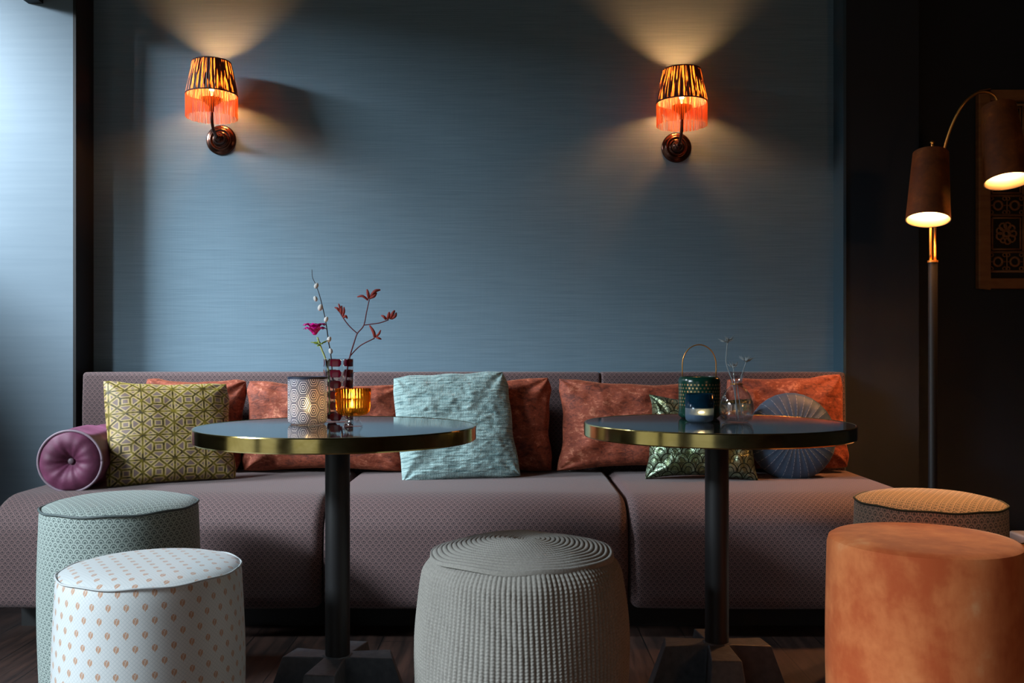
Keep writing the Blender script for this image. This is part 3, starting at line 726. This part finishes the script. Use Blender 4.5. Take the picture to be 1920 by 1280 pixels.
b = MB(); rnd = random.Random(3)
fc = P(590, 633)
for k in range(16):
    t = 2*PI*k/16+rnd.random()*0.3; L = 0.032*(0.85+0.25*rnd.random()); wd = 0.013; lay = k % 2
    vs = []; uvv = []; n1, n2 = 6, 5
    for i in range(n1):
        q = i/(n1-1); rise = 0.007+0.013*math.sin(q*1.7)+lay*0.007-0.004*max(0, q-0.75)*4
        for j in range(n2):
            s_ = (j/(n2-1)-0.5)*2; ww = wd*math.sin(PI*min(1, 0.12+q*0.82))**0.6*s_
            rr = L*q*(1-0.10*abs(s_)**2)
            vs.append(fc+Vector((rr*math.cos(t)-ww*math.sin(t), rr*math.sin(t)+ww*math.cos(t), rise*1.35+0.003*abs(s_)+0.0015*rnd.random())))
    b.add(vs, [(i*n2+j, i*n2+j+1, (i+1)*n2+j+1, (i+1)*n2+j) for i in range(n1-1) for j in range(n2-1)])
b.ell(fc+Vector((0, 0, 0.012)), 0.007, 0.007, 0.005)
o = child(b, 'petals', M_magenta, ar); sm = o.modifiers.new('solid', 'SOLIDIFY'); sm.thickness = 0.0006
b = MB(); lc = P(599, 645)
for k in range(11):
    t = 2*PI*k/11+rnd.random()*0.4; L = 0.015+0.012*rnd.random(); dz = rnd.uniform(-0.3, 0.5)
    d = Vector((math.cos(t), math.sin(t), dz)); s_ = Vector((-math.sin(t), math.cos(t), 0))
    vs = [lc, lc+d*L*0.5+s_*0.006, lc+d*L*0.55+Vector((0, 0, 0.002)), lc+d*L*0.5-s_*0.005, lc+d*L]
    b.add(vs, [(0, 1, 2), (0, 2, 3), (1, 4, 2), (2, 4, 3)])
o = child(b, 'leaf_collar', M_leaf, ar); sm = o.modifiers.new('solid', 'SOLIDIFY'); sm.thickness = 0.0008
kp = empty('kangaroo_paw_branch', P(655, 690), 'branching dark red kangaroo paw stem with furry buds in the burgundy vase', 'flower')
def Q(cx, cy, d=0): return P(590+cx/8, 530+cy/8, d)
b = MB()
b.tube(spline([P(640, 782), P(650, 700), Q(530, 1100), Q(590, 900), Q(640, 760), Q(735, 640), Q(780, 430), Q(820, 250)], 6), [0.0022-0.0008*i/42 for i in range(43)], 8)
b.tube(spline([Q(640, 760), Q(540, 670), Q(450, 560), Q(370, 430)], 6), 0.0015, 6)
b.tube(spline([Q(735, 635), Q(850, 620), Q(980, 600), Q(1110, 555)], 6), 0.0014, 6)
b.tube(spline([Q(540, 1090, .004), Q(630, 990, .004), Q(720, 920, .004), Q(900, 830, .004)], 6), 0.0015, 6)
child(b, 'stem', M_stemred, kp)
def buds(lst):
    for (a, c_, m_, rr) in lst:
        b = MB(); n = 8; pts = spline([Q(*a), Q(*m_, -0.004), Q(*c_)], 5); N = len(pts)
        b.tube(pts, [1.45*rr*(0.5+0.9*math.sin(PI*(0.15+0.8*i/(N-1)))) for i in range(N)], 8); child(b, 'bud', M_bud, kp)
buds([((800, 260), (640, 210), (720, 200), .0017), ((810, 240), (785, 100), (800, 160), .0021), ((820, 240), (985, 105), (900, 130), .0022), ((830, 230), (930, 150), (890, 200), .002),
      ((370, 430), (300, 370), (340, 385), .0015), ((380, 440), (360, 315), (375, 370), .0016), ((400, 470), (405, 345), (400, 400), .0018), ((420, 500), (440, 365), (440, 430), .0017), ((430, 520), (490, 535), (465, 500), .0018),
      ((1070, 550), (1000, 490), (1040, 510), .0018), ((1090, 545), (1120, 440), (1110, 490), .0022), ((1130, 540), (1200, 415), (1165, 470), .0024), ((1150, 540), (1225, 450), (1205, 500), .002),
      ((900, 820), (825, 640), (885, 740), .0022), ((910, 810), (990, 710), (960, 770), .0015), ((920, 815), (1000, 845), (960, 830), .0015)])

# right table things
lx, ly = (1311-960)*2.62/F, 2.62
L_ = empty('candle_lantern', (lx, ly, TH), 'dark green perforated metal lantern with a tall thin brass handle', 'lantern')
prof = [(0.001, 0), (0.050, 0), (0.057, 0.006), (0.0585, 0.016), (0.0585, 0.1), (0.0575, 0.109), (0.054, 0.115), (0.048, 0.1165), (0.0465, 0.112), (0.0565, 0.1), (0.0565, 0.012), (0.001, 0.008)]
b = MB(); b.lathe(prof, 80, ruv=0.0585); b.build('body', M_enamel, L_, angle=50)
b = MB(); hp = [(-0.047, 0, 0.108), (-0.0475, 0, 0.13)]+[(-0.0475*math.cos(PI*k/24), 0, 0.15+0.056*math.sin(PI*k/24)) for k in range(25)]+[(0.0475, 0, 0.13), (0.047, 0, 0.108)]
b.tube(hp, 0.0016, 8); b.build('handle', M_gold, L_)
cx_, cy_ = (1311.5-960)*2.47/F, 2.47
cg = empty('candle_glass', (cx_, cy_, TH), 'dark blue speckled candle glass with pale wax, in front of the green lantern', 'candle')
b = MB(); b.lathe([(0.001, 0), (0.030, 0), (0.0362, 0.006), (0.0376, 0.016), (0.0376, 0.0745), (0.0362, 0.0745), (0.0362, 0.018), (0.033, 0.007), (0.001, 0.004)], 64); b.build('glass_wall', M_blueglass, cg)
b = MB(); b.lathe([(0.001, 0.0045), (0.032, 0.0075), (0.0358, 0.018), (0.0358, 0.020), (0.001, 0.020)], 48); b.build('wax', M_wax2, cg, angle=50)
b = MB(); b.ell((0, -0.024, 0.0265), 0.009, 0.003, 0.004); b.build('flame', M_flame, cg)  # flat glowing disc imitates the wax surface lit by the candle
bx_, by_ = (1381-960)*2.46/F, 2.46
V_ = empty('bulb_vase', (bx_, by_, TH), 'clear round-bodied glass vase half full of water, with a flared neck', 'vase')
outer = [(0.001, 0.0), (0.030, 0.0), (0.039, 0.006), (0.0445, 0.020), (0.0455, 0.036), (0.043, 0.054), (0.036, 0.072), (0.026, 0.086), (0.0165, 0.095), (0.0145, 0.101), (0.0155, 0.110), (0.0185, 0.122), (0.0215, 0.133)]
inner = [(r-0.0016, z) for r, z in reversed(outer[3:])]+[(0.036, 0.008), (0.028, 0.004), (0.001, 0.004)]
b = MB(); b.lathe(outer+inner, 64); b.build('glass_wall', M_clear, V_)
b = MB(); b.lathe([(0.001, 0.0043), (0.028, 0.0043), (0.0358, 0.0085), (0.0426, 0.020), (0.0436, 0.036), (0.0425, 0.0475), (0.001, 0.0475)], 64); b.build('water', M_water, V_, angle=50)
b = MB(); b.tube([(0.0155*math.cos(2*PI*k/32), 0.0155*math.sin(2*PI*k/32), 0.101) for k in range(33)], 0.0014); b.build('neck_ring', M_gold, V_)
DB = 2.46
def S(cx, cy, d=0): return px(1200+cx/5.333, 600+cy/5.333, DB+d)
def sprig(path, head, label, sz, seed):
    r = empty('sea_holly', S(*path[1]), label, 'flower'); rn = random.Random(seed)
    b = MB(); b.tube(spline([S(*p) for p in path], 6), 0.0013, 6); child(b, 'stem', M_thistle, r)
    b = MB(); c = S(*head)
    b.ell(c+Vector((0, 0, 0.003)), 0.0042*sz, 0.0042*sz, 0.006*sz)
    for k in range(13):
        t = 2*PI*k/13+rn.random(); el = rn.uniform(0.1, 0.9); L = 0.019*sz*rn.uniform(0.7, 1.2)
        d = Vector((math.cos(t)*math.cos(el), math.sin(t)*math.cos(el), math.sin(el)))
        b.tube([c, c+d*L*0.5+Vector((0, 0, -0.001)), c+d*L], [0.0006, 0.0013*sz, 0.0002], 4)
    child(b, 'flower_head', M_thistle, r)
sprig([(985, 980), (930, 640), (900, 550), (862, 430), (862, 350), (875, 215)], (875, 215), 'tallest silvery sea holly sprig in the clear round vase', 1.2, 1)
sprig([(965, 960), (950, 640), (937, 560), (935, 480)], (933, 470), 'short sea holly sprig between two taller ones in the clear vase', 1.1, 2)
sprig([(1020, 960), (975, 660), (1000, 600), (1030, 510), (1062, 415)], (1064, 410), 'sea holly sprig leaning right out of the clear round vase', 1.15, 3)

# ---------------------------------------------------------------- wall sconces
SCP = 15.0
def sconce(x, zr, label, roll=0):
    """x wall position, zr rim height of the shade"""
    yp = WY; ys_ = WY-0.128
    root = empty('wall_sconce', (x, yp, zr-0.158), label, 'wall lamp', 'fringed wall sconces')
    lo = lambda z: z-(zr-0.158)
    M = Matrix.Rotation(PI/2, 3, 'X')
    b = MB(); b.lathe([(0.001, 0), (0.064, 0), (0.064, 0.004), (0.058, 0.009), (0.050, 0.009), (0.047, 0.016), (0.040, 0.017), (0.037, 0.012), (0.030, 0.014), (0.026, 0.026), (0.022, 0.040), (0.012, 0.048), (0.001, 0.05)], 64, M=M); b.build('backplate', M_bronze, root)
    b = MB(); b.tube(spline([(0, -0.045, 0), (0, -0.075, 0.004), (0, -0.105, 0.02), (0, -0.125, 0.05), (0, -0.128, 0.10)], 6), 0.0065, 12); b.ell((0, -0.05, 0), 0.013, 0.012, 0.013); b.build('arm', M_bronze, root)
    b = MB(); b.lathe([(0.001, 0.088), (0.008, 0.09), (0.010, 0.11), (0.020, 0.118), (0.036, 0.130), (0.044, 0.143), (0.042, 0.143), (0.034, 0.133), (0.012, 0.124), (0.009, 0.172), (0.001, 0.172)], 40, c=(0, -0.128, 0)); b.build('bulb_holder', M_bronze, root)
    bz = 0.158+0.03
    b = MB(); b.lathe([(0.001, 0.172), (0.008, 0.173), (0.010, 0.179), (0.008, 0.187), (0.001, 0.189)], 20, c=(0, -0.128, 0)); b.build('bulb', M_bulb, root)
    def pl(r, z, t, i): return r+0.0016*math.cos(t*56)+0.001*math.cos(t*23+1), z
    sp = [(0.1025-0.0265*(k/10)**1.15, 0.158+0.135*k/10) for k in range(11)]
    b = MB(); b.lathe(sp, 448, c=(0, 0, 0), rfun=pl); o = b.build('lamp_shade', M_shade, root); o.location = (0, -0.128, 0)
    for r, z in ((0.103, 0.158), (0.0765, 0.292)):
        b = MB(); b.tube([(r*math.cos(2*PI*k/64), r*math.sin(2*PI*k/64)-0.128, z) for k in range(65)], 0.0028, 8); b.build('shade_trim', M_braid, root)
    
    b = MB(); rn = random.Random(int(x*100)+7)
    NS = 180
    for k in range(NS):
        t = 2*PI*k/NS; r = 0.1025+rn.uniform(-0.0012, 0.0012); wdt = 0.00105; z1 = 0.157; z0 = 0.062+rn.uniform(-0.002, 0.002)
        c = Vector((r*math.cos(t), r*math.sin(t)-0.128, 0)); tx = Vector((-math.sin(t), math.cos(t), 0))*wdt; ty = Vector((math.cos(t), math.sin(t), 0))*wdt*0.7
        sw = Vector((-math.sin(t), math.cos(t), 0))*rn.uniform(-0.002, 0.002)
        vs = [c+tx+Vector((0, 0, z1)), c+ty+Vector((0, 0, z1)), c-tx+Vector((0, 0, z1)), c+tx+sw+Vector((0, 0, z0)), c+ty+sw+Vector((0, 0, z0)), c-tx+sw+Vector((0, 0, z0))]
        b.add(vs, [(0, 1, 4, 3), (1, 2, 5, 4), (2, 0, 3, 5)])
    o = b.build('fringe', M_fringe, root, merge=False); o['label'] = 'glowing pink silk thread fringe'; o['kind'] = 'stuff'
    point('sconce_light', (x, yp-0.128, (zr-0.158)+0.203), SCP, (1.0, 0.38, 0.12), 0.026)
sconce(-1.243, 1.989, 'left fringed wall sconce with pleated shade, on the brighter side of the blue wall')
sconce(0.703, 1.957, 'fringed wall sconce with pleated shade on the darker side, nearer the floor lamp')

# ---------------------------------------------------------------- floor lamp
DL = 3.45
fx = (1749-960)*DL/F
fl = empty('floor_lamp', (fx, DL, 0), 'floor lamp with two ochre velvet shades and brass arms on a black pole', 'floor lamp')
def W(x, y, d=0): return px(x, y, DL+d)-Vector((fx, DL, 0))
b = MB(); b.lathe([(0.001, 0), (0.14, 0), (0.14, 0.012), (0.13, 0.018), (0.02, 0.022), (0.001, 0.022)], 64); b.build('base', M_pole, fl, angle=40)
b = MB(); zt = W(1749, 492).z; b.lathe([(0.001, 0.02), (0.0165, 0.02), (0.0165, zt), (0.001, zt)], 32); b.build('pole', M_pole, fl, angle=40)
b = MB(); b.lathe([(0.001, zt), (0.0185, zt), (0.0185, zt+0.008), (0.001, zt+0.008)], 32); b.build('collar', M_gold, fl, angle=40)
b = MB(); b.tube(spline([W(1745, 488, .0), W(1745, 430), W(1746, 350, .03), W(1748, 285, .0), W(1748, 264, -0.0)], 5), 0.0048, 10)
b.ell(W(1748, 267), 0.008, 0.008, 0.006); b.build('shade_rod', M_gold, fl)
b = MB(); b.tube(spline([W(1753, 488), W(1753, 430, .035), W(1757, 350, .06), W(1771, 278, .04), W(1786, 232, .02), W(1806, 196), W(1829, 176), W(1850, 173), W(1866, 182), W(1873, 200)], 7), 0.0052, 10)
b.build('arched_arm', M_gold, fl)
LP = 30
def shade(cx_top, cy_top, cx_bot, cy_bot, rt, rb, d, d2, nm='lamp_shade'):
    T = W(cx_top, cy_top, d); B = W(cx_bot, cy_bot, d2); ax = (T-B); L = ax.length; q = Vector((0, 0, 1)).rotation_difference(ax).to_matrix()
    b = MB(); prof = [(rb, 0), (rt, L), (rt-0.006, L+0.003), (0.006, L+0.003)]
    b.lathe(prof, 72, c=B, M=q); o = b.build(nm, M_ochre, fl, angle=40)
    b = MB(); b.lathe([(rb+0.0003, 0.0), (rb-0.003, 0.0), (rt-0.004, L-0.002), (0.006, L-0.002)], 72, c=B, M=q); k = b.build('lining', M_shadein, o)
    b = MB(); b.ell(B+q @ Vector((0, 0, L*0.56)), 0.026, 0.026, 0.034, 20, 12); k = b.build('bulb', M_bulb2, o)
    point('lamp_light', Vector((fx, DL, 0))+B+q @ Vector((0, 0, L*0.30)), LP, (1.0, 0.41, 0.14), 0.022)
shade(1745, 288, 1740, 412, 0.062, 0.0765, -0.01, -0.065)
shade(1872, 201, 1889, 340, 0.060, 0.0785, 0.0, -0.075)

# ---------------------------------------------------------------- carved panel
PX0, PX1, PZ0, PZ1 = 2.02, 2.72, 1.20, 2.06; PY = 4.05
cp = empty('carved_panel', (2.37, PY, PZ0), 'carved wooden lattice panel in a wooden frame on the dark wall', 'wall panel')
def lo(x, y, z): return (x-2.37, y-PY, z-PZ0)
def bx(b, x0, x1, y0, y1, z0, z1): b.box(x0-2.37, x1-2.37, y0-PY, y1-PY, z0-PZ0, z1-PZ0)
b = MB(); fw = 0.046
for q in ((PX0, PX0+fw, PZ0, PZ1), (PX1-fw, PX1, PZ0, PZ1), (PX0+fw, PX1-fw, PZ0, PZ0+fw), (PX0+fw, PX1-fw, PZ1-fw, PZ1)):
    bx(b, q[0], q[1], PY-0.035, PY, q[2], q[3])
o = b.build('frame', M_carved, cp, smooth=False); bv = o.modifiers.new('bevel', 'BEVEL'); bv.width = 0.006; bv.segments = 2
b = MB(); bx(b, PX0+fw, PX1-fw, PY-0.006, PY, PZ0+fw, PZ1-fw); b.build('backing', M_carvedback, cp, smooth=False)
b = MB()
ix0, ix1, iz0, iz1 = PX0+fw+0.012, PX1-fw-0.012, PZ0+fw+0.03, PZ1-fw-0.012
def ring(cx, cz, r, th, n=16):
    b.tube([lo(cx+r*math.cos(2*PI*k/n), PY-0.012, cz+r*math.sin(2*PI*k/n)) for k in range(n+1)], th, 6, caps=False)
def bar(x0, z0, x1, z1, th=0.005): b.tube([lo(x0, PY-0.012, z0), lo(x1, PY-0.012, z1)], th, 6)
rows = [0.085, 0.16, 0.085, 0.15, 0.085, 0.16]; z = iz0; rn = random.Random(5)
bar(ix0, iz0, ix0, iz1, .006); bar(ix1, iz0, ix1, iz1, .006)
for ri, rh in enumerate(rows):
    z1 = min(z+rh, iz1)
    bar(ix0, z, ix1, z, .006); bar(ix0, z1, ix1, z1, .006)
    cw = 0.075 if rh < 0.1 else 0.15; n = max(1, round((ix1-ix0)/cw)); cw = (ix1-ix0)/n
    for i in range(n):
        x0 = ix0+i*cw; cxm = x0+cw/2; czm = (z+z1)/2
        if rh < 0.1:
            ring(cxm, czm, 0.019, 0.0055); bar(x0+0.003, z, x0+0.003, z1, .003); bar(cxm-0.034, czm, cxm-0.02, czm, .003); bar(cxm+0.02, czm, cxm+0.034, czm, .003)
            for s1 in (-1, 1):
                for s2 in (-1, 1): ring(cxm+s1*0.029, czm+s2*0.030, 0.008, 0.003, 8)
        else:
            w2, h2 = cw/2-0.012, (z1-z)/2-0.012
            bar(x0, z, x0, z1, .005)
            if i % 2 == 0:
                for (a1, c1, a2, c2) in ((-1, -1, 1, -1), (1, -1, 1, 1), (1, 1, -1, 1), (-1, 1, -1, -1)): bar(cxm+a1*w2, czm+c1*h2, cxm+a2*w2, czm+c2*h2, .004)
                for k in range(9): 
                    t = 2*PI*k/9; ring(cxm+0.030*math.cos(t), czm+0.034*math.sin(t), 0.010+rn.random()*0.006, 0.0045, 9)
                ring(cxm, czm, 0.013, 0.006, 10)
            else:
                for k in range(3): ring(cxm, z+(z1-z)*(k+0.5)/3, 0.018, 0.005, 12); 
                for k in range(6): ring(cxm+(-1)**k*0.042, z+(z1-z)*(k+0.5)/6, 0.010, 0.004, 8)
                bar(cxm-0.028, z, cxm-0.028, z1, .0035); bar(cxm+0.028, z, cxm+0.028, z1, .0035)
    z = z1
b.build('lattice_carving', M_carved, cp, merge=False)
b = MB()
for k in range(7): 
    a = (k-3)/3
    b.ell(lo(2.37+0.04*a*1.8, PY-0.012, PZ1+0.02-0.012*abs(a)), 0.016, 0.008, 0.02, 8, 6)
b.build('crest', M_carved, cp)

# ---------------------------------------------------------------- small things at the edges
b = MB(); b.box(-1.985, -1.925, PL-0.15, PL, 2.355, 2.62); o = b.build('wall_speaker', M_black, smooth=False); tag(o, 'small black box fixed high on the pale pillar at the top left', 'speaker')
b.v = []
b = MB(); b.box(2.12, 2.9, 3.78, 3.96, 0.0, 0.165); o = b.build('low_box', M_whitebox, smooth=False); bv = o.modifiers.new('bevel', 'BEVEL'); bv.width = 0.008; bv.segments = 2; tag(o, 'low pale box on the floor at the right edge, behind the straw basket', 'box')
bk = empty('straw_basket', (2.13, 3.5, 0), 'straw-coloured woven basket on the floor at the far right edge', 'basket')
b = MB(); b.lathe([(0.001, 0.0), (0.2, 0), (0.232, 0.03), (0.24, 0.08), (0.236, 0.14), (0.22, 0.165), (0.212, 0.16), (0.226, 0.13), (0.228, 0.08), (0.22, 0.03), (0.001, 0.015)], 72, ruv=0.24); b.build('weave', M_wicker, bk)
b = MB()
for zz, r in ((0.162, 0.219), (0.128, 0.239)): b.tube([(r*math.cos(2*PI*k/48), r*math.sin(2*PI*k/48), zz) for k in range(49)], 0.004, 6)
b.build('black_binding', M_cord, bk)['label'] = 'black binding'
b = MB(); b.tube(spline([(fx+0.12, DL, 0.012), (1.80, 3.62, 0.012), (1.80, 3.95, 0.10), (1.92, 3.98, 0.235), (2.04, 3.98, 0.225), (2.2, 3.985, 0.14), (2.5, 3.99, 0.19)], 8), 0.0045, 8); o = b.build('power_cord', M_cord); tag(o, 'black power cord looping along the wall behind the pale patterned pouf', 'cord')
